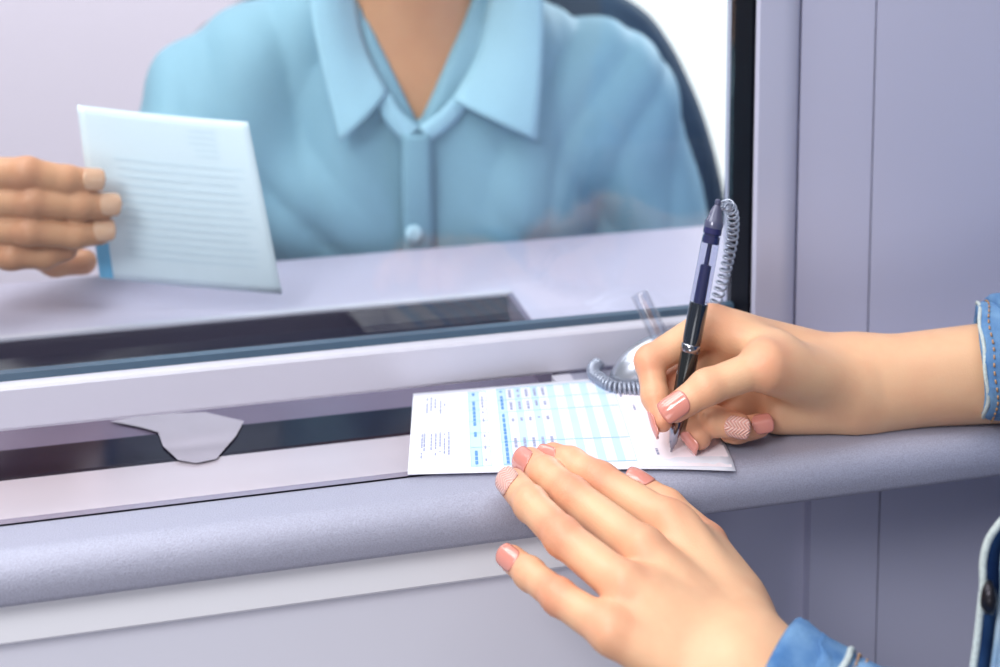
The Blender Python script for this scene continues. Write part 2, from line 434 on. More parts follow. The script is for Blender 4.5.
# desk on the clerk's side
b = MB(); b.box(XL, TX0 - .0005, YG + .02, .378, -.03, 0); b.box(TX1 + .0005, XR, YG + .02, .378, -.03, 0); b.box(TX0 - .0005, TX1 + .0005, TY1 + .0045, .378, -.03, 0)
b.box(XL, XL + .03, YG + .02, .36, -ZL, -.03); b.box(XR - .03, XR, YG + .02, .36, -ZL, -.03)
dk = b.build('service_desk', M['desk']); tag(dk, 'pale lilac desk top behind the glass in front of the clerk', 'desk')

# document tray passing under the window bar
tr = thing('document_tray', 'dark glossy recessed tray under the window bar with pale steel lip', 'tray', ((TX0 + TX1) / 2, .14, -.034))
ZT = -.030
b = MB(); X0, X1 = TX0 + .0005, TX1 - .0005
def strip(y0, z0, y1, z1): return ([(X0, y0, z0), (X1, y0, z0), (X1, y1, z1), (X0, y1, z1)], [(0, 1, 2, 3)])
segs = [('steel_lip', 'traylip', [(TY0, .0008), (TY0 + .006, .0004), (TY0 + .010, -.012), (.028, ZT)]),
        ('pale_reflection_floor', 'steel', [(.028, ZT), (.064, ZT + .001), (.072, ZT), (.123, ZT)]),  # floor bands: reflections on one glossy tray put into separate colours
        ('dark_reflection_floor', 'traydark', [(.123, ZT), (.126, ZT + .0005), (.162, ZT + .0005)]),
        ('purple_reflection_floor', 'traymid', [(.162, ZT), (.195, ZT)]),
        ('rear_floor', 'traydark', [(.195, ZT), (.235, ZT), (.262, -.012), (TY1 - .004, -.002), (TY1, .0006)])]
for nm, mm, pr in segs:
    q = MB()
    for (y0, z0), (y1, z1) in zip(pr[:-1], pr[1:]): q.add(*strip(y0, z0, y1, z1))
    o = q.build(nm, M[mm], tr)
q = MB(); q.box(TX1 - .012, TX1, TY0, YB - .002, -.033, .0006); q.build('side_rim', M['bar'], tr)
q = MB(); q.box(TX1 - .004, TX1, YG + .008, TY1, -.033, .0006); q.build('side_rim', M['traymid'], tr)
q = MB(); q.box(TX0, TX0 + .004, TY0, TY1, -.033, .0006); q.build('side_rim', M['traymid'], tr)
q = MB(); q.box(X0, X1, TY1 - .003, TY1 + .004, -.004, .0008); q.build('rear_rim', M['bar'], tr)

refl_outline = [(110, 421), (150, 414), (205, 412), (244, 421), (236, 436), (216, 459), (196, 463), (178, 460), (163, 446), (158, 432), (140, 427)]  # flat sheet shaped as the held slip's reflection in the tray
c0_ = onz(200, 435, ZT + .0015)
slip_refl = thing('slip_reflection', 'white reflection of the held slip in the dark tray, built as a flat sheet', 'paper', tuple(c0_))
q = MB(); P = [onz(x, y, ZT + .0016) for x, y in refl_outline]; n = len(P); q.add([c0_] + P, [(0, 1 + i, 1 + (i + 1) % n) for i in range(n)]); o = q.build('sheet', M['slip_refl'], slip_refl)

# ================================================================== PAPERS
# form on the ledge
TL, TR_, BL, BR = (np.array(p) for p in ((-.127, .113, .0012), (.049, .098, .004), (-.1495, .011, .0018), (.0295, -.0235, .0016)))
def pp(u, v, lift=0):
    top = TL * (1 - u) + TR_ * u; bot = BL * (1 - u) + BR * u; q = bot * (1 - v) + top * v
    q = q.copy(); q[2] += lift + .0012 * math.sin(math.pi * u) * math.sin(math.pi * v)
    yy = q[1]
    if yy < -.010: q[2] -= .5 * (yy + .010) ** 2 / (2 * .016)
    return q
form = thing('bank_form', 'white printed bank form with pale blue columns under both hands', 'paper', (-.05, .05, 0))
b = MB(); b.grid([[pp(i / 24, j / 14) for j in range(15)] for i in range(25)]); sh_ = b.build('sheet', M['paper'], form, True); solid(sh_, .00025, -1)
b = MB(); mats_f = [M['pblue'], M['pgrey'], M['pmid'], M['pdark'], M['ptext'], M['ppink']]
lev = [.0003]
def pr(u0, u1, v0, v1, mi, up=0):
    nu = max(1, int((u1 - u0) / .05)); nv = max(1, int((v1 - v0) / .08))
    b.grid([[pp(u0 + (u1 - u0) * i / nu, v0 + (v1 - v0) * j / nv, .0003 + up * .00012) for j in range(nv + 1)] for i in range(nu + 1)], mi)
rnd = random.Random(3)
pr(.712, .992, .02, .975, 5)
pr(.192, .228, .06, .95, 0)
pr(.292, .322, .06, .96, 0)
for k in range(13):
    u = .323 + k * .0292
    pr(u, u + .027, .07, .96, (1, 0)[k % 2])
for u in (.192, .228, .254, .292, .322, .703):
    pr(u, u + .0016, .06, .955, 2, 1)
for v in (.955, .80, .645, .30, .07):
    pr(.292, .703, v, v + .007, 2, 1)
for v in (.06, .26, .42, .56, .70, .82, .945): pr(.192, .255, v, v + .006, 2, 1)
def words_col(u, w, v0, v1, mi, dens=.75, seg=(.02, .06)):
    v = v0
    while v < v1:
        l = rnd.uniform(*seg)
        if rnd.random() < dens: pr(u, u + w, v, min(v + l * .8, v1), mi, 2)
        v += l
for u in (.048, .062, .076, .094, .108): words_col(u, .0055, .70 + rnd.uniform(-.02, .1), .92, 4, .85, (.02, .05))
for u in (.036, .044, .066, .080, .094, .108, .122): words_col(u, .0055, .14 + rnd.uniform(0, .12), .46, 4, .85, (.02, .05))
words_col(.206, .009, .08, .93, 3, .7, (.03, .07)); words_col(.237, .006, .08, .93, 4, .5, (.03, .06))
words_col(.303, .009, .08, .93, 3, .7, (.03, .07))
for k in range(5):
    u = .333 + k * .0292
    for v0, v1 in ((.67, .77), (.83, .93), (.53, .57), (.24, .34)): words_col(u, .009, v0, v1, 4, .9, (.02, .04))
for u, v in ((.716, .74), (.725, .80), (.748, .58), (.772, .12)): words_col(u, .008, v, v + .06, 4, 1, (.02, .03))
b.build('printing', None, form, mats=mats_f)

# slip held by the clerk
YS = .285
c4 = [ony(77, 105, YS + .01), ony(248, 122, YS - .01), ony(282, 294, YS - .02), ony(100, 278, YS + .005)]
def sp_(u, v, off=0):
    q = (c4[0] * (1 - u) + c4[1] * u) * v + (c4[3] * (1 - u) + c4[2] * u) * (1 - v)
    q = q + np.array((0, .008 * math.sin(math.pi * u) * (1 - .4 * v) - .006 * math.sin(math.pi * v), -.0035 * math.sin(math.pi * u) * (1 - v) - .002 * math.sin(math.pi * u) * v))
    return q + np.array((0, -1, 0)) * off
slip = thing('paper_slip', 'pale blue paper slip held up behind the glass by the clerk', 'paper', tuple(c4[3]))
b = MB(); b.grid([[sp_(i / 20, j / 20) for j in range(21)] for i in range(21)]); so = b.build('sheet', M['slip'], slip, True); solid(so, .0003, 0)
b = MB()
def ps(u0, u1, v0, v1, mi):
    n1 = max(1, int((u1 - u0) / .05)); n2 = max(1, int((v1 - v0) / .05))
    b.grid([[sp_(u0 + (u1 - u0) * i / n1, v0 + (v1 - v0) * j / n2, .0005) for j in range(n2 + 1)] for i in range(n1 + 1)], mi)
for k in range(13):
    v = .72 - k * .047; ps(.17 + .02 * rnd.random(), .86 + .08 * rnd.random(), v, v + .007, 0)
for k in range(5): ps(.62 + .05 * rnd.random(), .78, .92 - k * .035, .926 - k * .035, 0)
ps(.78, .783, .76, .94, 0)
ps(.0, .075, .005, .27, 1)
b.build('printing', None, slip, mats=[M['sfaint'], M['cyan']])

# ================================================================== PEN, CORD, HOLDER
tipP = np.array((0, 0, .0022)); topP = ony(718.5, 199, .022)
ax = topP - tipP; PL = np.linalg.norm(ax); ax /= PL
pen = thing('ballpoint_pen', 'clear ballpoint pen with black grip held in the writing hand', 'pen', tuple(tipP))
def seg(name, prof, m, s=20):
    q = MB(); q.tube([tipP + ax * d for d, r in prof], [r for d, r in prof], s); o = q.build(name, m, pen); autosmooth(o, 40); return o
seg('metal_tip', [(0, .0005), (.0022, .0007), (.0026, .0012), (.0045, .0016), (.005, .0021), (.017, .0040), (.0185, .0042)], M['chrome'])
seg('grip', [(.0185, .0043), (.022, .0049), (.050, .0053), (.0565, .0052)], M['pengrip'])
seg('chrome_ring', [(.0565, .0052), (.0570, .0056), (.0605, .0056), (.061, .0052)], M['chrome'])
seg('barrel', [(.061, .0051), (.064, .0054), (.084, .0054), (.0845, .0048)], M['penlow']); seg('clear_barrel', [(.084, .0054), (.118, .0052), (.124, .0050)], M['clear'])
seg('refill', [(.080, .0034), (.106, .0031), (.1065, .0014), (.121, .0013)], M['ink'])
seg('collar', [(.1185, .0043), (.1187, .0049), (.1225, .0049), (.1228, .0044), (.1240, .0044), (.1242, .0053), (.1275, .0053)], M['pencol'])
k_ = PL
seg('end_cap', [(.1275, .0053), (.131, .0054), (k_ - .012, .0045), (k_ - .006, .0030), (k_ - .0035, .0016), (k_ - .0030, .0019), (k_ - .0008, .0017), (k_, .0008)], M['pencap'])

def coil(path, R, wire, turns_per_m, n=8, taper=True):
    pts = catmull(path, 24); P = [Vector(p) for p in pts]
    L = [0]
    for a, c in zip(P[:-1], P[1:]): L.append(L[-1] + (c - a).length)
    T = L[-1]; tot = int(T * turns_per_m * 14); out = []; i = 0; up = Vector((0, 0, 1))
    for k in range(tot + 1):
        s = T * k / tot
        while i < len(L) - 2 and L[i + 1] < s: i += 1
        t = (s - L[i]) / max(L[i + 1] - L[i], 1e-9); p = P[i].lerp(P[i + 1], t); d = (P[i + 1] - P[i]).normalized()
        u = (up - d * up.dot(d)); u.normalize(); up = u; w = d.cross(u)
        a = 2 * math.pi * s * turns_per_m
        rr = R * (min(1, s / .006 + .15) if taper else 1)
        out.append(p + (u * math.cos(a) + w * math.sin(a)) * rr)
    q = MB(); q.tube(out, wire, n); return q
cd = thing('spiral_cord', 'smoky grey spiral cord tying the pen to its holder', 'cord', (.0, .1, 0))
path1 = [ony(721, 208, .025), ony(728, 205, .030), ony(733, 216, .036), ony(732, 240, .042), ony(725, 272, .047), ony(715, 304, .052), ony(700, 340, .06)]
coil(path1, .0032, .0007, 230).build('stretched_coil', M['cord'], cd, True)
path2 = [ony(700, 340, .06), ony(684, 366, .066), onz(664, 389, .0055), onz(640, 390, .0055), onz(615, 388, .0055), onz(601, 380, .006), onz(594, 374, .0065), onz(594, 368, .007), onz(598, 364, .007)]
coil(path2, .0033, .0012, 360, taper=False).build('tight_coil', M['cord'], cd, True)

hd = thing('pen_holder', 'silver egg shaped pen holder base with clear tilted socket', 'pen holder', tuple(onz(655, 372, 0)))
hc = np.array((.0275, .096, 0.0))
q = MB(); P = []
for i in range(17):
    a = math.pi / 2 * i / 16; row = []
    for j in range(40):
        th = 2 * math.pi * j / 40
        r = math.cos(a); zz = .031 * math.sin(a) ** .9
        egg = .034 if math.cos(th) < 0 else .040
        row.append((hc[0] + egg * r * math.cos(th) + .004 * zz / .02, hc[1] + .0165 * r * math.sin(th), zz))
    row.append(row[0]); P.append(row)
q.grid(P); q.build('base_shell', M['silver'], hd, True)
q = MB(); P = []
for i in range(7):
    a = math.pi / 2 * i / 6
    P.append([(hc[0] + (.0355 if math.cos(t) < 0 else .0415) * math.cos(t) * (1 if i < 4 else .97), hc[1] + .0175 * math.sin(t) * (1 if i < 4 else .97), .0035 * i / 6) for t in [2 * math.pi * j / 40 for j in range(41)]])
q.grid(P); q.build('base_rim', M['chrome'], hd, True)
s0 = np.array(ony(664, 345, .088)); s1 = np.array(ony(639.5, 294, .098))
q = MB(); q.tube([s0 + (s1 - s0) * t for t in (0, .5, 1)], [.0062, .0058, .0056], 24, cap=False); q.tube([s1, s0 + (s1 - s0) * .5, s0], [.0047, .0048, .0048], 24, cap=False)
# rim ring
q.tube([s0 + (s1 - s0) * t for t in (.985, 1.0, 1.01)], [.0057, .0059, .0055], 24, cap=False)
q.build('clear_socket', M['clearsock'], hd, True)

# ================================================================== CUSTOMER
cu = thing('person', 'person in washed denim jacket writing on the form at the ledge', 'person', (.36, -.28, -ZL))
# --- left hand lying on the form
def Z(x, y, z): return tuple(onz(x, y, z))
LH_w = np.array(onz(750, 668, -.031))
el_L = np.array((.165, -.300, -.130))
lf = [
    [(Z(553, 458, .0092), .0083), (Z(571, 465, .0098), .0089), (Z(600, 481, .0080), .0096), (Z(668, 523, .0000), .0107, Z(732, 628, -.030), .0155)],
    [(Z(530, 463, .0092), .0084), (Z(546, 475, .0098), .0090), (Z(572, 496, .0080), .0097), (Z(644, 551, .0005), .0109, Z(738, 652, -.031), .0155)],
    [(Z(513, 484, .0088), .0082), (Z(531, 504, .0088), .0087), (Z(563, 537, .0055), .0094), (Z(626, 588, -.004), .0106, Z(735, 672, -.034), .0155)],
    [(Z(512, 559, -.011), .0068), (Z(530, 574, -.0115), .0075), (Z(559, 597, -.0120), .0083), (Z(612, 632, -.015), .0097, Z(722, 690, -.037), .0145)]]
def post_L(p, d): return np.where(p[:, 1] > -.010, np.maximum(d, .0026 - p[:, 2]), np.maximum(d, np.where(p[:, 1] > -.028, .0022 - .016 + np.sqrt(np.maximum(.016 ** 2 - (p[:, 1] + .010) ** 2, 0)) - p[:, 2], -1)))
penA, penB = np.array((0, 0, .0022)), ony(718.5, 199, .022)
def post_R(p, d): return smax(np.maximum(d, np.where(p[:, 0] < .055, .0042, .0006) - p[:, 2]), -cap(p, penA + (penB - penA) * .06, penB, .0056, .0059), .0012)
def mk(fingers):
    out = []
    for fg in fingers:
        m = fg[-1]; out.append(([(a[0], a[1]) for a in fg[:-1]] + [(m[0], m[1])], m[2], m[3]))
    return out
class Hand2:
    def __init__(s, fingers, thumb, fore, extra=(), pk=.012, web=None, sep=.0012, tk=.003, post=None, tendon=None):
        s.post = post; s.tn = tendon; s.F = mk(fingers); s.th = thumb; s.fo = fore; s.ex = extra; s.pk = pk; s.web = web; s.sep = sep; s.tk = tk
    def f(s, p):
        palm = None
        for fg, wp, wr in s.F:
            d = cap(p, fg[-1][0], wp, fg[-1][1] * 1.06, wr); palm = d if palm is None else smin(palm, d, s.pk)
        for a, bq, ra, rb in s.ex: palm = smin(palm, cap(p, a, bq, ra, rb), .010)
        for a, bq, ra, rb in s.fo: palm = smin(palm, cap(p, a, bq, ra, rb), .018)
        if s.tn is not None:                                  # raised tendons over the back of the hand
            for fg, wp, wr in s.F[:3]:
                a0 = np.asarray(fg[-1][0]) + s.tn * fg[-1][1] * .72; a1 = np.asarray(wp) + s.tn * wr * .62
                palm = smin(palm, cap(p, a0, a0 + (a1 - a0) * .75, .0042, .0022), .005)
        fall = None
        for fg, wp, wr in s.F:
            d = None
            for (a, ra), (c, rc) in zip(fg[:-1], fg[1:]):
                e = cap(p, a, c, ra, rc); d = e if d is None else smin(d, e, .003)
            for a, ra in fg[1:-1]: d = smin(d, np.linalg.norm(p - np.asarray(a), axis=1) - ra * 1.0, .003)
            fall = d if fall is None else smin(fall, d, s.sep)
        out = smin(palm, fall, .0045)
        if s.web is not None:
            for a, bq, ra, rb, k in s.web: out = smin(out, cap(p, a, bq, ra, rb), k)
        (c, rc), (a, ra) = s.th[-1], s.th[-2]
        out = smin(out, cap(p, c, a, rc, ra), .016)
        t = None
        for (a, ra), (c, rc) in zip(s.th[:-2], s.th[1:-1]):
            e = cap(p, a, c, ra, rc); t = e if t is None else smin(t, e, .004)
        g = smin(out, t, s.tk)
        for fg, wp, wr in s.F:                                # skin creases over the middle and end joints
            for q, am, off in ((1, .00022, (0.,)), (2, .00030, (-.0026, 0., .0026))):
                a0 = np.asarray(fg[q][0]); ax_ = np.asarray(fg[q + 1][0]) - np.asarray(fg[q - 1][0]); ax_ = ax_ / np.linalg.norm(ax_)
                v = p - a0; sl = v @ ax_; nr = np.exp(-np.maximum(np.linalg.norm(v, axis=1) - fg[q][1] * 1.0, 0) ** 2 / (2 * .0016 ** 2))
                for o_ in off: g = g + am * nr * np.exp(-((sl - o_ + .0006 * np.sin(v[:, 0] * 900 + v[:, 2] * 700)) / .0009) ** 2)
        return s.post(p, g) if s.post else g
    def pink(s, V):
        q = np.zeros(len(V))
        for fg in [x[0] for x in s.F] + [s.th]:
            for i, (a, r) in enumerate(fg):
                amt = (.42, .20, .50, .32)[min(i, 3)]
                q = np.maximum(q, amt * np.exp(-(np.linalg.norm(V - np.asarray(a), axis=1) - r * .8).clip(0) ** 2 / (2 * .0050 ** 2)))
        return q
def perp(a, c, up=(0, 0, 1)):
    d = np.asarray(c) - np.asarray(a); d = d / np.linalg.norm(d); s = np.cross(d, np.asarray(up, float)); return s / np.linalg.norm(s)
sL = perp(LH_w, el_L)
left_thumb = [(Z(641, 487, -.003), .0072), (Z(668, 506, -.008), .0084), (Z(708, 543, -.019), .0098), (Z(745, 620, -.034), .0130)]
left_fore = [(LH_w + sL * .009, el_L + sL * .012, .0178, .026), (LH_w - sL * .009, el_L - sL * .012, .0178, .026)]
HL = Hand2(lf, left_thumb, left_fore, extra=[(Z(650, 605, -.012), Z(725, 660, -.032), .013, .016), (Z(682, 532, -.004), Z(745, 628, -.029), .0105, .014)], web=[(Z(735, 600, -.028), Z(695, 548, -.014), .012, .009, .010)], post=post_L, tendon=np.array((-.25, -.45, .86)))
# --- right hand writing
def T(x, y, t): return tuple(ont(x, y, t))
el_R = np.array((.372, -.035, .040))
RW = np.array(ont(868, 382, .893))
rf = [
    [(T(662, 421, .848), .0062), (T(655, 396, .857), .0074), (T(650, 361, .868), .0086), (T(712, 324, .884), .0105, T(852, 366, .900), .0145)],
    [(T(698, 436, .851), .0078), (T(684, 418, .859), .0084), (T(668, 388, .878), .0086), (T(730, 345, .893), .0105, T(862, 378, .900), .0160)],
    [(T(738, 426, .852), .0076), (T(712, 421, .855), .0082), (T(690, 405, .874), .0084), (T(745, 370, .895), .0100, T(866, 392, .900), .0160)],
    [(T(758, 426, .862), .0068), (T(734, 431, .861), .0074), (T(722, 426, .874), .0076), (T(760, 400, .890), .0095, T(862, 404, .896), .0150)]]
right_thumb = [(T(676, 408, .835), .0078), (T(707, 387, .837), .0094), (T(766, 366, .848), .0106), (T(838, 384, .884), .0135)]
sR = np.array((0, .15, 1.0)); sR /= np.linalg.norm(sR)
right_fore = [(RW + sR * .0075, el_R + sR * .009, .0180, .0265), (RW - sR * .0085, el_R - sR * .009, .0185, .0265)]
HR = Hand2(rf, right_thumb, right_fore, extra=[(T(778, 412, .878), T(845, 408, .884), .0125, .0150), (T(715, 398, .886), T(760, 385, .893), .0085, .011)],
           web=[(T(775, 350, .868), T(725, 335, .884), .012, .009, .012), (T(764, 366, .850), T(850, 385, .888), .0115, .014, .012)], post=post_R)
def hand_mesh(H, end, h=.0009, grow=.03):
    pts = [np.asarray(a) for fg, wp, wr in H.F for a, r in fg] + [np.asarray(a) for a, r in H.th] + [np.asarray(end)]
    lo = np.min(pts, 0) - .026; hi = np.max(pts, 0) + .026
    V, F = nets(H.f, lo, hi, h); V = relax(V, F, 1, .5); return V, F, H.pink(V)
VL, FL, PLk = hand_mesh(HL, LH_w + (el_L - LH_w) * .55)
VR, FR, PRk = hand_mesh(HR, RW + (el_R - RW) * .62)
# --- the rest of the body, under the jacket
shL, shR = np.array((.205, -.255, .265)), np.array((.505, -.235, .265)); nk = np.array((.355, -.225, .31)); hdC = np.array((.355, -.185, .45))
def body_f(p):
    d = ell(p, (.36, -.26, .08), (.150, .098, .24)); d = smin(d, ell(p, (.36, -.27, -.20), (.155, .105, .16)), .06)
    d = smin(d, cap(p, shL, shR, .05, .05), .05)
    d = smin(d, cap(p, nk - (0, 0, .02), hdC - (0, .01, .05), .05, .048), .03)
    d = smin(d, ell(p, hdC, (.072, .088, .108)), .02); d = smin(d, ell(p, hdC + (0, .03, -.055), (.052, .06, .055)), .03)
    d = smin(d, cap(p, hdC + (0, .085, .0), hdC + (0, .10, -.025), .009, .013), .012)      # nose
    for s in (-1, 1):
        d = smin(d, ell(p, hdC + (s * .074, -.005, -.01), (.010, .018, .030)), .006)        # ears
        d = smax(d, -ell(p, hdC + (s * .031, .088, .008), (.014, .012, .009)), .008)         # eye sockets
        d = smin(d, cap(p, (.36 + s * .09, -.27, -.30), (.36 + s * .085, -.28, -.98), .078, .045), .03)   # legs
        d = smin(d, cap(p, (.36 + s * .085, -.29, -1.02), (.36 + s * .10, -.18, -1.02), .032, .026), .02)
    d = smin(d, cap(p, hdC + (-.018, .082, -.058), hdC + (.018, .082, -.058), .008, .008), .006)          # lips
    for a, e, w in ((shL, el_L, LH_w), (shR, el_R, RW)):
        d = smin(d, cap(p, a, e, .044, .036), .03); d = smin(d, cap(p, e, w + (e - w) * .35, .036, .028), .02)
    return d
VB, FB = nets(body_f, (.08, -.48, -1.07), (.66, .02, .62), .009); VB = relax(VB, FB, 1)
# left and right forearms come out of the same body
body = np_mesh('body', [(VL, FL), (VR, FR), (VB, FB)], M['skin'], cu, [PLk, PRk, np.zeros(len(VB))])
cam_dir = lambda p: (CAM - np.asarray(p)) / np.linalg.norm(CAM - np.asarray(p))
def dors(p, add=(0, 0, 0)): return cam_dir(p) + np.array(add)
# nails, left hand
for i, (m, lb, add) in enumerate((('nail', None, (-1.2, -.3, .2)), ('nail', None, (-.65, -.3, .25)), ('nailw', 'pale nail with a raised knit pattern', (-.35, -.4, .2)), ('nail', None, (-.45, -.2, .3)))):
    t_, d_ = lf[i][0], lf[i][1]
    nail('fingernail', body, t_[0], d_[0], dors(t_[0], add), t_[1], M[m], L=.0125, ext=(-.001, -.0022, -.003, -.0015)[i], wid=50, label=lb)
nail('thumbnail', body, left_thumb[0][0], left_thumb[1][0], dors(left_thumb[0][0], (.3, .9, .3)), .0072, M['nail'], L=.013, ext=.003, wid=52)
# nails, right hand
nail('thumbnail', body, right_thumb[0][0], right_thumb[1][0], dors(right_thumb[0][0], (-.15, 0, .25)), .0078, M['nail'], L=.0150, ext=.002, wid=54)
nail('fingernail', body, rf[0][0][0], rf[0][1][0], (-1.0, .35, .0), .0062, M['nail'], L=.013, ext=.003, wid=50)
nail('fingernail', body, rf[1][0][0], rf[1][1][0], (-.35, -.75, -.55), .0078, M['nail'], L=.0115, ext=.001, wid=46)
nail('fingernail', body, rf[2][0][0], rf[2][1][0], dors(rf[2][0][0], (0, 0, -.15)), .0076, M['nailw'], L=.0120, ext=.0, wid=46, label='pale nail with a raised knit pattern')
nail('fingernail', body, rf[3][0][0], rf[3][1][0], dors(rf[3][0][0], (0, 0, .15)), .0068, M['nail'], L=.0105, ext=.002, wid=46)
# hair and face
def hair_f(p):
    d = ell(p, hdC + (0, -.012, .018), (.084, .096, .108)); d = smin(d, cap(p, hdC + (0, -.075, .0), hdC + (0, -.09, -.16), .055, .04), .04)
    return smax(d, -ell(p, hdC + (0, .09, -.035), (.060, .075, .085)), .015)
VH, FH = nets(hair_f, hdC - .25, hdC + .16, .007); np_mesh('hair', [(VH, FH)], M['hair'], cu)
def eyes(par, c, fwd, mw, mi):
    for s in (-1, 1):
        q = MB(); e = np.array(c) + (s * .031, fwd * .069, .006)
        for r, y, k in ((.0112, 0, 0), (.0062, fwd * .0058, 1)):
            P = [[(e[0] + r * math.cos(a) * math.sin(t), e[1] + y + r * math.sin(a) * math.sin(t), e[2] + r * math.cos(t)) for a in [2 * math.pi * j / 16 for j in range(17)]] for t in [math.pi * i / 10 for i in range(11)]]
            q.grid(P, k)
        q.build('eye', None, par, True, mats=[mw, mi])
M['eyew'] = mat('eye_white', (236, 232, 228), .2); M['iris'] = mat('brown_iris', (60, 40, 28), .2); M['lip'] = mat('lip', (196, 104, 98), .4)
eyes(body, hdC, 1, M['eyew'], M['iris'])
q = MB(); q.tube([hdC + (x, .0895 - abs(x) * .35, -.058 + .002 * math.cos(x * 120)) for x in (-.02, -.012, 0, .012, .02)], [.002, .0045, .005, .0045, .002], 10); q.build('lips', M['lip'], body, True)
# jacket: sleeves as swept cloth with rolled cuffs
jk_parts = []
def sleeve_f(sh, e, c0, w, r):
    def f(p):
        d = cap(p, sh, e, .062, .052); d = smin(d, cap(p, e, c0, .050, r), .02)
        ph = (p - np.asarray(c0)) @ ((np.asarray(e) - c0) / np.linalg.norm(np.asarray(e) - c0))
        ang = p[:, 2] * 60 + p[:, 0] * 35 + p[:, 1] * 20
        return d + .0022 * np.sin(ph * 130 + 1.6 * np.sin(ang)) + .0012 * np.sin(ph * 300 + 3 * np.sin(ang * 1.7))
    return f
aL = (el_L - LH_w) / np.linalg.norm(el_L - LH_w); aR = (el_R - RW) / np.linalg.norm(el_R - RW)
cL = LH_w + aL * .008; cR = RW + aR * .066 + np.array((0, 0, .0075))
fL = sleeve_f(shL, el_L, cL + aL * .02, LH_w, .0325); fR = sleeve_f(shR, el_R, cR + aR * .02, RW, .036)
def jack_f(p):
    d = ell(p, (.36, -.26, .08), (.166, .114, .25)); d = smin(d, ell(p, (.36, -.268, -.12), (.168, .120, .16)), .06)
    d = smin(d, cap(p, shL, shR, .064, .064), .05)
    d = smin(d, cap(p, (.36, -.235, .30), (.36, -.23, .335), .066, .062), .02)
    d = smin(d, fL(p), .02); d = smin(d, fR(p), .02)
    d = d + .0025 * np.sin(p[:, 2] * 70 + 2 * np.sin(p[:, 0] * 30)) * .6
    d = smax(d, -p[:, 2] - .24, .006)
    for w_, c_, a_ in ((LH_w, cL, aL), (RW, cR, aR)):                # open sleeve ends
        near = np.linalg.norm(p - c_, axis=1) < .085
        d = np.where(near, smax(d, -((p - c_ - a_ * .012) @ a_), .003), d)
        hole = cap(p, w_ - a_ * .05, c_ + a_ * .05, .0285, .0285) if w_ is LH_w else cap(p, w_ - a_ * .05, c_ + a_ * .05, .0305, .0305)
        d = smax(d, -hole, .002)
    d = np.where(p[:, 1] > -.034, np.maximum(d, .0015 - p[:, 2]), d)
    d = smax(d, -cap(p, (.355, -.215, .33), (.355, -.20, .42), .055, .060), .004)
    return d
VJ, FJ = nets(jack_f, (-.02, -.50, -.30), (.68, .06, .42), .0042, 8); VJ = relax(VJ, FJ, 1)
jk = np_mesh('denim_jacket', [(VJ, FJ)], M['denim'], cu)
def cuff(c, a, r_in, r_out, L, up, fray=True):
    a = np.asarray(a); q = MB()
    pr_ = [(.0, r_in), (-.001, (r_in + r_out) / 2), (.0005, r_out), (.004, r_out + .0008), (L * .45, r_out + .0002), (L * .9, r_out + .001), (L, r_out - .0005), (L + .002, r_out - .004), (L * .5, r_in), (.0, r_in)]
    u = np.cross(a, np.asarray(up, float)); u /= np.linalg.norm(u); w = np.cross(a, u); P = []
    for s, r in pr_:
        row = []
        for j in range(49):
            t = 2 * math.pi * j / 48
            rr = r + .0011 * math.sin(3 * t + 1) + .0006 * math.sin(11 * t + s * 200)
            row.append(c + a * (s + .0015 * math.sin(2 * t + .5)) + (u * math.cos(t) + w * math.sin(t) * .94) * rr)
        P.append(row)
    q.grid(P); o = q.build('cuff', M['denim'], jk, True); fixn(o)
    def ring(nm, s, dr, rad, m, seg=1):
        q = MB(); pts = []
        for j in range(97):
            t = 2 * math.pi * j / 96; rr = r_out + dr + .0011 * math.sin(3 * t + 1)
            pts.append(c + a * (s + .0015 * math.sin(2 * t + .5) + .0006 * math.sin(7 * t)) + (u * math.cos(t) + w * math.sin(t) * .94) * rr)
        if seg == 1: q.tube(pts, rad, 8, cap=False)
        else:
            for k in range(0, 96, 2): q.tube(pts[k:k + 2] , rad, 6)
        q.build(nm, m, o, True)
    return ring
rg = cuff(cL, aL, .0275, .0318, .030, (0, 0, 1)); rg('frayed_edge', .0275, .0012, .0016, M['fray']); rg('stitching', .0315, .0014, .0006, M['thread'], 2); rg('stitching', .0355, .0012, .0006, M['thread'], 2)
rg = cuff(cR, np.array((.90, -.42, .0)) / np.linalg.norm((.90, .42)), .0305, .0350, .034, (0, 0, 1)); rg('frayed_edge', .0005, -.0006, .0012, M['fray']); rg('stitching', .0055, .0012, .0006, M['thread'], 2)
# open jacket front hanging at the right of the picture
edge = [ont(1012, 512, .690), ont(1000, 523, .692), ont(988, 541, .694), ont(983, 562, .694), ont(983, 585, .693), ont(980, 612, .692), ont(977, 640, .691), ont(973, 670, .690), ont(968, 720, .688), ont(962, 790, .686)]
ed = catmull(edge, 6)
def offs(dx, dy): return [np.array(p) + np.array((dx * CY, -dx * SY, 0)) + np.array((0, dy, 0)) for p in ed]
q = MB(); q.tube(ed, .0017, 8); q.build('front_edge', M['fray'], jk, True)
q = MB(); q.grid([ed, offs(.004, .002), offs(.011, .004)]); o = q.build('inner_facing', M['denimd'], jk, True); solid(o, .001)
q = MB(); q.grid([offs(.0085, .0010), offs(.011, -.001), offs(.02, -.001), offs(.05, .004), offs(.10, .012), offs(.14, .02)]); o = q.build('front_panel', M['deniml'], jk, True); solid(o, .0015)
q = MB(); q.tube(offs(.0092, -.0004), .0013, 8); q.build('front_edge', M['deniml'], jk, True)
bc = ont(986.5, 597, .688); q = MB(); q.tube([bc + np.array(v) for v in ((-.0008, .001, 0), (0, 0, 0), (.0022, -.001, 0), (.0026, -.001, 0))], [.0045, .0062, .0062, .004], 20, hint=(0, 0, 1), squash=1.25); q.build('button', M['brass'], jk, True)

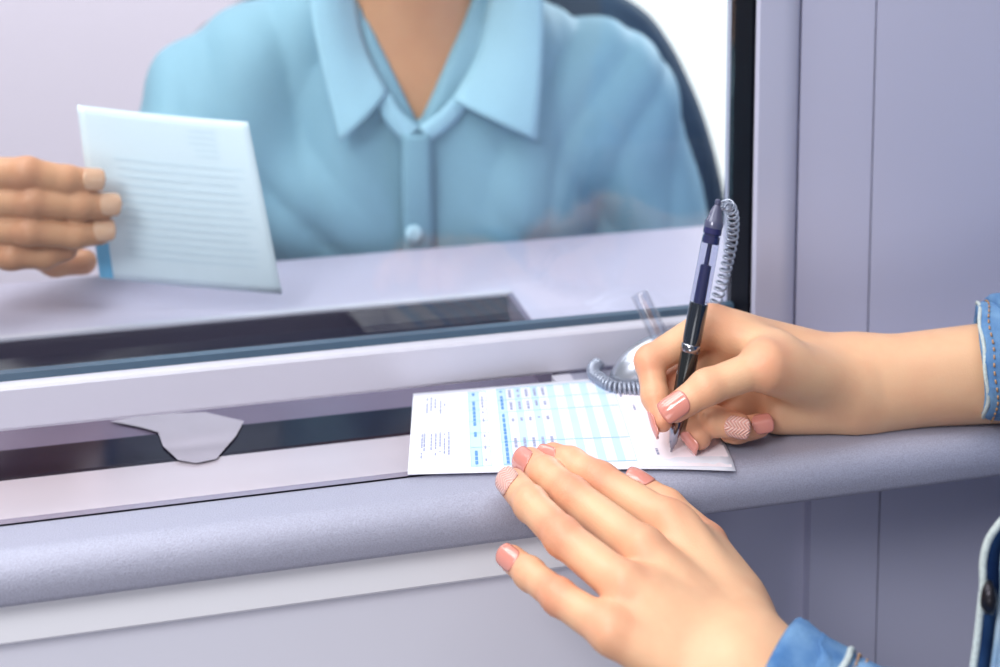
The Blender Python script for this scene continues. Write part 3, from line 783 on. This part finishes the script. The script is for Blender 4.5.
# trousers and shoes
def legs_f(segs, top, hem):
    def f(p):
        d = None
        for a, c, ra, rc in segs:
            e = cap(p, a, c, ra, rc); d = e if d is None else smin(d, e, .04)
        d = d + .002 * np.sin(p[:, 2] * 55 + p[:, 0] * 30)
        return smax(smax(d, p[:, 2] - top, .004), hem - p[:, 2], .004)
    return f
def shoes_f(feet):
    def f(p):
        d = None
        for x, y, dy in feet:
            e = smin(cap(p, (x, y, -1.012), (x, y + dy * .155, -1.024), .043, .032), cap(p, (x, y, -1.0), (x, y, -.955), .046, .046), .02)
            d = e if d is None else np.minimum(d, e)
        return smax(d, -1.0495 - p[:, 2], .003)
    return f
M['jeans'] = denim_mat('navy_jeans', (30, 40, 66), (60, 74, 108)); M['shoe'] = mat('black_leather', (24, 22, 24), .35); M['slacks'] = mat('charcoal_trousers', (50, 52, 60), .8)
sg_ = [((.30, -.27, -.17), (.42, -.27, -.17), .135, .135)]
for k in (-1, 1): sg_ += [((.36 + k * .085, -.27, -.26), (.36 + k * .088, -.28, -.55), .108, .086), ((.36 + k * .088, -.28, -.55), (.36 + k * .088, -.285, -1.02), .078, .064)]
Vt, Ft = nets(legs_f(sg_, -.10, -.985), (.10, -.46, -1.05), (.62, -.08, -.05), .007); np_mesh('trousers', [(Vt, Ft)], M['jeans'], cu)
for k in (-1, 1):
    Vt, Ft = nets(shoes_f([(.36 + k * .088, -.285, 1)]), (.15, -.40, -1.07), (.58, -.03, -.88), .005); np_mesh('shoe', [(Vt, Ft)], M['shoe'], cu)

# ================================================================== CLERK
ck = thing('person', 'seated person in a light blue collared blouse holding up a slip behind the glass', 'person', (-.055, .52, -ZL))
sA, sB = np.array((-.209, .500, .098)), np.array((.118, .500, .076)); eA = np.array(ony(168, 196, .434)); wA = np.array(ony(-75, 212, .292)); eB = np.array((.190, .470, -.13)); wB = np.array((.05, .46, -.22))
nkC = np.array((-.060, .50, .17)); hC = np.array((-.058, .475, .375))
def clerk_torso(p, g=0):
    d = ell(p, (-.058, .512, .02), (.150 + g, .092 + g, .17 + g)); d = smin(d, ell(p, (-.055, .53, -.25), (.155 + g, .10 + g, .2 + g)), .08)
    d = smin(d, cap(p, sA, sB, .048 + g, .048 + g), .05)
    for q in (sA, sB): d = smin(d, cap(p, nkC + (0, .01, .012), q, .040 + g, .040 + g), .03)
    for s in (-1, 1): d = smin(d, ell(p, (-.06 + s * .07, .455, .0), (.055 + g, .045 + g, .055 + g)), .04)
    return d
def clerk_f(p):
    d = clerk_torso(p)
    d = smin(d, cap(p, nkC - (0, 0, .04), hC - (0, .0, .09), .053, .050), .03)
    d = smin(d, ell(p, hC, (.074, .090, .112)), .02); d = smin(d, ell(p, hC + (0, -.03, -.06), (.052, .058, .052)), .03)
    d = smin(d, cap(p, hC + (0, -.085, .0), hC + (0, -.10, -.025), .009, .012), .012)
    for s in (-1, 1):
        d = smin(d, ell(p, hC + (s * .076, .005, -.01), (.010, .018, .030)), .006)
        d = smax(d, -ell(p, hC + (s * .031, -.09, .008), (.014, .012, .009)), .008)
        d = smin(d, cap(p, (-.055 + s * .09, .50, -.46), (-.055 + s * .10, .24 + .05, -.50), .078, .06), .03)
        d = smin(d, cap(p, (-.055 + s * .10, .29, -.50), (-.055 + s * .10, .33, -.98), .055, .038), .02)
        d = smin(d, cap(p, (-.055 + s * .10, .33, -1.015), (-.055 + s * .10, .21, -1.02), .032, .026), .02)
    d = smin(d, cap(p, hC + (-.018, -.083, -.058), hC + (.018, -.083, -.058), .008, .008), .006)
    for a, e, w in ((sA, eA, wA + (eA - wA) * .08), (sB, eB, wB)):
        d = smin(d, cap(p, a, e, .042, .034), .03); d = smin(d, cap(p, e, w, .026, .021), .02)
    d = smin(d, ell(p, wB + (-.03, 0, 0), (.05, .03, .015)), .02)
    return d
VC, FC = nets(clerk_f, (-.48, .16, -1.07), (.28, .68, .52), .008); VC = relax(VC, FC, 1)
def O(x, y, Y): return tuple(ony(x, y, Y))
cf_ = [
    [(O(89, 181, .268), .0088), (O(66, 180, .264), .0096), (O(26, 173, .262), .0106), (O(-48, 174, .285), .0114, O(-75, 196, .292), .0160)],
    [(O(105, 206, .268), .0090), (O(80, 205, .263), .0097), (O(32, 201, .260), .0107), (O(-50, 200, .283), .0114, O(-78, 208, .292), .0160)],
    [(O(100, 232, .268), .0088), (O(76, 234, .264), .0096), (O(30, 230, .261), .0104), (O(-48, 226, .284), .0110, O(-78, 222, .292), .0160)],
    [(O(66, 250, .274), .0080), (O(46, 255, .270), .0090), (O(12, 255, .268), .0098), (O(-42, 250, .288), .0106, O(-76, 236, .292), .0150)]]
clerk_thumb = [(O(84, 262, .312), .0090), (O(56, 262, .316), .0100), (O(10, 240, .322), .011), (O(-55, 225, .306), .0145)]
HC = Hand2(cf_, clerk_thumb, [(wA, wA + (eA - wA) * .4, .022, .027)], tk=.003)
VCh, FCh, PCh = hand_mesh(HC, wA + (eA - wA) * .3, .0014)
cb = np_mesh('body', [(VCh, FCh), (VC, FC)], M['skin2'], ck, [PCh * .8, np.full(len(VC), .1)])
for i in range(4):
    t_, d_ = cf_[i][0], cf_[i][1]
    if i < 3: nail('fingernail', cb, t_[0], d_[0], dors(t_[0], (0, 0, .25)), t_[1], M['nailc'], L=.013, ext=.001, wid=55)
def chair_f(p):
    d = ell(p, hC + (0, .015, .02), (.086, .098, .11)); d = smin(d, cap(p, hC + (0, .08, 0), hC + (0, .085, -.13), .055, .04), .04)
    return smax(d, -ell(p, hC + (0, -.09, -.035), (.060, .075, .085)), .015)
VH, FH = nets(chair_f, hC - .25, hC + .16, .008); np_mesh('hair', [(VH, FH)], M['hair'], ck)
eyes(cb, hC, -1, M['eyew'], M['iris'])
q = MB(); q.tube([hC + (x, -.0905 + abs(x) * .35, -.058) for x in (-.02, -.012, 0, .012, .02)], [.002, .0045, .005, .0045, .002], 10); q.build('lips', M['lip'], cb, True)
sg_ = [((-.11, .53, -.42), (0.0, .53, -.42), .125, .125)]
for k in (-1, 1): sg_ += [((-.055 + k * .085, .51, -.46), (-.055 + k * .10, .29, -.50), .095, .074), ((-.055 + k * .10, .29, -.50), (-.055 + k * .10, .33, -1.02), .072, .056)]
Vt, Ft = nets(legs_f(sg_, -.36, -.985), (-.36, .16, -1.05), (.24, .68, -.30), .007); np_mesh('trousers', [(Vt, Ft)], M['slacks'], ck)
for k in (-1, 1):
    Vt, Ft = nets(shoes_f([(-.055 + k * .10, .335, -1)]), (-.26, .10, -1.07), (.15, .42, -.88), .005); np_mesh('shoe', [(Vt, Ft)], M['shoe'], ck)
# blouse with folds and an open neck
vb = ony(419, 126, .42); vl = ony(352, -20, .43); vr = ony(492, -20, .43)
def tri_cut(p):
    def side(a, c):
        n = np.array((c[2] - a[2], -(c[0] - a[0]))); n = n / np.linalg.norm(n); return (p[:, 0] - a[0]) * n[0] + (p[:, 2] - a[2]) * n[1]
    l = side(vl, vb); r = side(vb, vr)
    return np.maximum(np.maximum(np.maximum(l, r), p[:, 1] - .52), vb[2] - p[:, 2] - .5)
def blouse_f(p):
    d = clerk_torso(p, .013)
    d = smin(d, cap(p, sA, eA, .060, .050), .03); d = smin(d, cap(p, eA, eA + (wA - eA) * .16, .048, .043), .02)
    d = smin(d, cap(p, sB, eB, .060, .058), .03); d = smin(d, cap(p, eB, eB + (wB - eB) * .3, .05, .045), .02)
    x, y, z = p[:, 0] + .06, p[:, 1], p[:, 2]
    amp = np.clip((np.abs(x) - .025) / .05, 0, 1); sg = np.where(x > 0, 1.0, -1.0)
    def crease(q): return 1 - 2 * np.abs(np.sin(q)) ** .7
    fold = .0030 * crease(30 * x + 16 * z * sg + 1.3 * np.sin(17 * z + 7 * x) + .4) * amp
    fold += .0026 * crease(52 * x - 34 * z * sg + 1.0 + 1.2 * np.sin(23 * z)) * amp
    fold += .0020 * np.sin(40 * z + 30 * x + 2 * np.sin(30 * x)) * amp
    d = d + fold
    d = smax(d, -tri_cut(p), .003)
    d = smax(d, -cap(p, nkC + (0, 0, .012), nkC + (0, 0, .2), .060, .060), .006)
    d = smax(d, -(z + .42), .005)
    return d
VBl, FBl = nets(blouse_f, (-.42, .34, -.44), (.28, .68, .26), .0045); VBl = relax(VBl, FBl, 1)
bo = np_mesh('blouse', [(VBl, FBl)], M['blouse'], ck)
def collar(inner, outer):
    A = catmull([ony(*p) for p in inner], 8); B = catmull([ony(*p) for p in outer], 8); n = min(len(A), len(B)); P = []
    for i in range(n):
        row = []
        for j in range(9):
            t = j / 8; row.append(A[i] * (1 - t) + B[i] * t + np.array((0, -.007 * math.sin(math.pi * t), 0)))
        P.append(row)
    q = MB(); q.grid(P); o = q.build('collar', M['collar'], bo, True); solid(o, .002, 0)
collar([(352, -30, .452), (357, 10, .444), (366, 48, .430), (388, 92, .408)], [(306, -30, .438), (314, 30, .418), (325, 80, .404), (340, 142, .390)])
collar([(492, -30, .452), (486, 15, .444), (475, 58, .430), (452, 100, .408)], [(542, -30, .438), (543, 30, .418), (541, 84, .404), (537, 140, .390)])
# neckband showing inside the collar, and the button placket
def loft(c0, c1, m, nm, bulge=-.002, t_=.0015):
    A = catmull([ony(*p) for p in c0], 8); B = catmull([ony(*p) for p in c1], 8)
    q = MB(); q.grid([[A[i] * (1 - t) + B[i] * t + np.array((0, bulge * math.sin(math.pi * t), 0)) for t in (0, .25, .5, .75, 1)] for i in range(len(A))]); o = q.build(nm, m, bo, True); solid(o, t_, 0)
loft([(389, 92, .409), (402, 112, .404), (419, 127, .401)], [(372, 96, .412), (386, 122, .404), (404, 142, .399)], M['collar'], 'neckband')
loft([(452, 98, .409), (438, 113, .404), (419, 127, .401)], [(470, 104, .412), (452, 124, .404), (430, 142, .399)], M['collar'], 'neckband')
loft([(402, 134, .399), (402, 190, .393), (403, 240, .396), (404, 300, .402)], [(431, 134, .399), (432, 190, .393), (434, 240, .396), (436, 300, .402)], M['blouse'], 'placket')
bt = ony(414, 234, .391); q = MB(); q.tube([bt + np.array((0, .003, 0)), bt + np.array((0, -.0005, 0)), bt + np.array((0, -.002, 0)), bt + np.array((0, -.0012, 0))], [.0070, .0072, .0058, .0045], 24); q.build('button', M['button'], bo, True)

# office chair behind the clerk
oc = thing('office_chair', 'dark slate office chair behind the clerk with curved back', 'chair', (-.02, .62, -ZL))
cxp = 0.0
half = [(0, .180), (.06, .178), (.125, .170), (.185, .152), (.228, .126), (.252, .095), (.270, .060), (.290, .008), (.311, -.075), (.318, -.15), (.300, -.25), (.24, -.32), (.12, -.345), (0, -.35)]
hc2 = [tuple(p) for p in catmull(half, 5)]
outl = [(x, z) for x, z in hc2] + [(-x, z) for x, z in hc2[::-1][1:-1]]
def chy(x, z): return .70 - .03 * (x / .3) ** 2 + .02 * max(0, z) / .26
q = MB(); n = len(outl); rings = []
for sc, dy in ((.0, -.012), (.5, -.014), (.8, -.014), (.95, -.010), (1.0, 0), (.985, .012), (.9, .02), (.5, .024), (0, .024)):
    rings.append([(cxp + x * sc, chy(x * sc, z * sc) + dy, -.05 + (z + .05) * sc if False else z * sc + (1 - sc) * -.05) for x, z in outl + outl[:1]])
q.grid(rings); o = q.build('backrest', M['chair'], oc, True); fixn(o)
q = MB(); P = []
so_ = [(.24 * (abs(math.cos(t)) ** .5) * (1 if math.cos(t) > 0 else -1), .22 * (abs(math.sin(t)) ** .5) * (1 if math.sin(t) > 0 else -1)) for t in [2 * math.pi * j / 48 for j in range(49)]]
for sc, z in ((0, -.60), (.8, -.60), (.97, -.61), (1, -.63), (.97, -.65), (.8, -.66), (0, -.66)): P.append([(-.03 + x * sc, .60 + y * sc * .87, z) for x, y in so_])
q.grid(P); o = q.build('seat', M['chair'], oc, True); fixn(o)
q = MB(); q.tube([(-.01, .735, -.2), (-.01, .75, -.45), (-.01, .72, -.64), (-.02, .63, -.665)], .018, 10); q.build('back_support', M['chairm'], oc, True)
q = MB(); q.tube([(-.03, .64, -.64), (-.03, .64, -.82), (-.03, .64, -.822), (-.03, .64, -.97)], [.022, .022, .032, .032], 16); q.build('gas_column', M['chairm'], oc, True)
for k in range(5):
    a = 2 * math.pi * k / 5 + math.pi / 2; e = (-.03 + .27 * math.cos(a), .64 + .27 * math.sin(a))
    q = MB(); q.tube([(-.03, .64, -.95), (e[0], e[1], -.985)], [.024, .016], 10); lo_ = q.build('leg', M['chairm'], oc, True)
    q = MB(); q.tube([(e[0] - .012 * math.sin(a), e[1] + .012 * math.cos(a), -ZL + .027), (e[0] + .012 * math.sin(a), e[1] - .012 * math.cos(a), -ZL + .027)], .027, 16); q.build('caster', M['chairm'], lo_)

# ================================================================== LIGHT, CAMERA
def area(name, loc, target, size, power, col=(1, 1, 1), sy=None):
    l = bpy.data.lights.new(name, 'AREA'); l.energy = power; l.color = col; l.size = size
    if sy: l.shape = 'RECTANGLE'; l.size_y = sy
    o = bpy.data.objects.new(name, l); C.objects.link(o); o.location = loc
    o.rotation_euler = (Vector(target) - Vector(loc)).to_track_quat('-Z', 'Y').to_euler(); ALL_TOP.append(o); return o
area('key_light', (-1.3, -1.3, 1.5), (0, 0, 0), .7, 31, (1, .99, .98))
area('ceiling_light', (.0, -.6, 1.65), (0, -.3, 0), 1.2, 9)
area('low_fill', (-.9, -1.6, -.1), (-.2, 0, -.1), .7, 4.5)
area('clerk_fill', (-.7, .2, 1.2), (-.1, .5, 0), .8, 16)  # added fill to brighten the slip and clerk; no lamp stands here
area('wall_wash', (-.6, 1.3, 1.7), (-.3, 2.7, .2), 1.4, 42)
area('daylight', (1.5, 1.6, .9), (.1, .5, .1), 1.0, 40, (.95, .98, 1))
wd = bpy.data.worlds.new('world'); bpy.context.scene.world = wd; wd.use_nodes = True
bg = wd.node_tree.nodes['Background']; bg.inputs['Color'].default_value = (.93, .95, 1.0, 1); bg.inputs['Strength'].default_value = .36

cd_ = bpy.data.cameras.new('camera'); co = bpy.data.objects.new('camera', cd_); C.objects.link(co)
co.location = Vector(CAM); co.rotation_euler = Euler((math.pi / 2 - PITCH, 0, -YAW), 'XYZ')
cd_.sensor_width = 36; cd_.lens = 54; cd_.shift_y = -.432; cd_.clip_start = .02
cd_.dof.use_dof = True; cd_.dof.focus_distance = .82; cd_.dof.aperture_fstop = 5.0
ALL_TOP.append(co)
bpy.context.scene.camera = co
for o in ALL_TOP: o.location.z += ZL
sc = bpy.context.scene
sc.view_settings.view_transform = 'Standard'; sc.view_settings.look = 'None'; sc.view_settings.gamma = .95
sc.cycles.max_bounces = 10; sc.cycles.transparent_max_bounces = 16; sc.cycles.use_denoising = True
